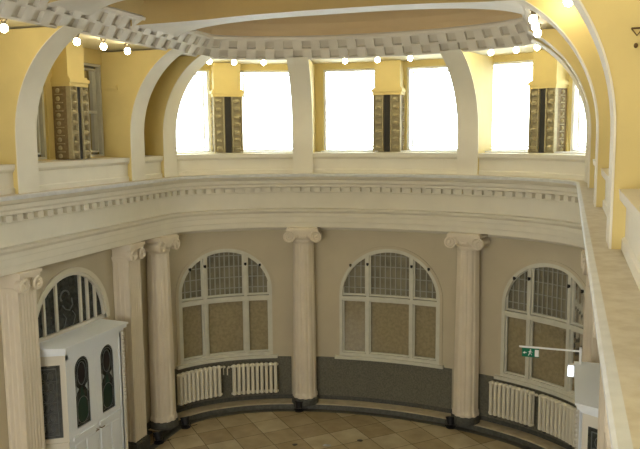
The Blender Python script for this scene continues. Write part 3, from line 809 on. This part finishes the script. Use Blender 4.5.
# ------------------------------------------------------------------ SMALL THINGS
def floor_lamp(x, y, z0, aim, label):
    root = thing('floor_spotlight', label, 'spotlight', (x, y, z0), 'black uplighters at the column feet')
    mb = MB(); mb.lathe([(.12, z0), (.12, z0+.02), (.03, z0+.035)], 20, (x, y, 0)); mb.build('base_plate', M_BLACK, root, smooth=True)
    mb = MB(); mb.tube([(x-.14, y, z0+.17), (x-.14, y, z0+.03), (x+.14, y, z0+.03), (x+.14, y, z0+.17)], .011, 6); mb.build('yoke', M_BLACK, root)
    a = Vector(aim).normalized(); c = Vector((x, y, z0+.17)); mb = MB()
    mb.tube([c-a*.10, c-a*.085, c-a*.02, c+a*.05, c+a*.10, c+a*.11], [.05, .085, .10, .11, .13, .13], 18); mb.build('lamp_head', M_BLACK, root, smooth=True)
    mb = MB(); mb.tube([(x, y, z0+.05), (x+.1, y+.1, z0+.01), (x+.2, y+.25, z0+.008)], .008, 5); mb.build('cable', M_BLACK, root)
floor_lamp(-2.31, 2.22, .0, (0, .25, 1), 'black floor spotlight at the foot of the left central column')
floor_lamp(1.80, 2.36, .0, (-.1, .3, 1), 'black floor spotlight at the foot of the right central column')
floor_lamp(-4.72, .26, .0, (-.3, .3, 1), 'black floor spotlight on the floor in front of the corner column by the radiator')
floor_lamp(-4.88, -.78, .0, (-.3, .2, 1), 'black floor spotlight between the paired corner columns and the vestibule')

# exit sign on its bracket rod, emergency lamp
fy = -2.30
root = thing('exit_sign', 'green running-man exit sign hanging from a white rod by the right window', 'sign', (4.6, fy, 3.5))
mb = MB(); mb.tube([(3.710, fy, 3.660), (4.75, fy, 3.660)], .018, 8); mb.box(4.74, 4.78, fy-.05, fy+.05, 3.435, 3.720); mb.build('bracket_rod', M_WHITE, root)
mb = MB(); mb.box(3.760, 4.060, fy-.015, fy+.015, 3.480, 3.640); mb.build('sign_panel', M_SIGN, root)
TX = lambda a: 3.7600+(a-3.70)/.40*0.3000
TZ = lambda b: 3.4800+(b-3.33)/.20*0.1600
g = MB(); yy = fy-.019
def pq(pts): g.add([(TX(a), yy, TZ(b)) for a, b in pts], [tuple(range(len(pts)))])
pq([(4.0, 3.35), (4.09, 3.35), (4.09, 3.51), (4.0, 3.51)])                       # the doorway
pq([(3.72, 3.42), (3.77, 3.46), (3.77, 3.44), (3.81, 3.44), (3.81, 3.42), (3.77, 3.42), (3.77, 3.40)])  # arrow
g.add([(TX(3.90+.015*cos(t*pi/5)), yy, TZ(3.495+.015*sin(t*pi/5))) for t in range(10)], [tuple(range(10))])
pq([(3.88, 3.475), (3.905, 3.475), (3.90, 3.42), (3.875, 3.42)]); pq([(3.875, 3.43), (3.89, 3.42), (3.86, 3.36), (3.845, 3.365)])
pq([(3.885, 3.43), (3.90, 3.425), (3.935, 3.39), (3.925, 3.38)]); pq([(3.90, 3.47), (3.905, 3.455), (3.945, 3.44), (3.945, 3.45)]); pq([(3.885, 3.47), (3.88, 3.455), (3.845, 3.44), (3.845, 3.45)])
g.build('running_man_symbol', M_WHITE, root, recalc=False)
root = thing('emergency_light', 'small bright white emergency lamp beside the right vestibule corner', 'lamp', (4.62, -2.0, 3.2))
mb = MB(); mb.box(4.55, 4.66, -2.44, -2.34, 3.22, 3.44); mb.build('housing', M_WHITE, root)
mb = MB(); mb.box(4.56, 4.65, -2.455, -2.435, 3.24, 3.42); mb.build('lens', M_LAMPW, root)

# wall bracket on the right rib
root = thing('wall_bracket', 'small brown iron bracket on the yellow rib side at the right edge', 'bracket', (4.95, -8.9, 8.3))
fy2 = -8.6-.285
mb = MB(); mb.tube([(4.90, fy2-.02, 8.36), (4.99, fy2-.02, 8.36)], .008, 6); mb.tube([(4.90, fy2-.02, 8.36), (4.945, fy2-.02, 8.30), (4.99, fy2-.02, 8.36)], .007, 6)
mb.build('iron_hook', M_BRONZ, root); mb = MB(); mb.ball((4.94, fy2-.02, 8.22), .018, .02, .022); mb.build('iron_knob', M_BRONZ, root)

# bulbs
def bulb_root(c, label, group):
    r = thing('ceiling_bulb', label, 'light bulb', c, group); x, y, z = c
    mb = MB(); mb.lathe([(.055, z+.15), (.055, z+.125), (.04, z+.11), (.032, z+.06), (.034, z+.05)], 16, (x, y, 0)); mb.build('socket', M_BRASS, r, smooth=True)
    mb = MB(); mb.ball((x, y, z-.005), .062, .062, .068, 16, 10); mb.build('glass_globe', M_BULB, r, smooth=True)
    return r
BB = [(-4.12, 'left lit bay of the curved end', .9), (0.0, 'middle lit bay', .9), (3.95, 'right lit bay of the curved end', .78)]
for k, nm in enumerate(('first', 'second', 'third')):
    BB.append((-SIDEBAYS[k]-(.35 if k == 0 else .05), nm+' left side bay from the curved end', .8))
    BB.append((SIDEBAYS[k]-(.62 if k == 1 else -.1), nm+' right side bay from the curved end', .8))
b0 = None
for c, nm, sp_ in BB:
    for j, w_ in ((-1, 'left'), (0, 'middle'), (1, 'right')):
        p = P(c+j*sp_, -1.12 if c > L0 and c < L0+4 else (-.62 if c > L0 else -.92), 9.30 if abs(c) < L0 else (9.23 if c < 0 else 9.2)); lab = 'lit globe bulb, %s of three in the %s' % (w_, nm); gp = 'globe bulbs behind the coffered ring'
        if b0 is None: b0 = bulb_root(p, lab, gp)
        else: dup(b0, p, lab, gp)

# scraps on the floor
def scrap(x, y, r, m_, label):
    mb = MB(); n = 9; vs = [(x+r*random.uniform(.6, 1)*cos(2*pi*k/n), y+r*random.uniform(.6, 1)*sin(2*pi*k/n), .004+random.uniform(0, .02)) for k in range(n)]
    mb.add([(x, y, .03)]+vs, [(0, 1+k, 1+(k+1) % n) for k in range(n)]); o = mb.build('floor_scrap', m_)
    tag(o, label, 'debris', 'scraps on the tiled floor')
scrap(-1.64, .14, .10, M_PAPERD, 'dark scrap on the floor tiles, leftmost of the three')
scrap(-.88, .33, .12, M_PAPER, 'pale grey scrap lying on the floor tiles')
scrap(-.19, .84, .09, M_PAPERD, 'dark scrap on the floor tiles, farthest right of the three')
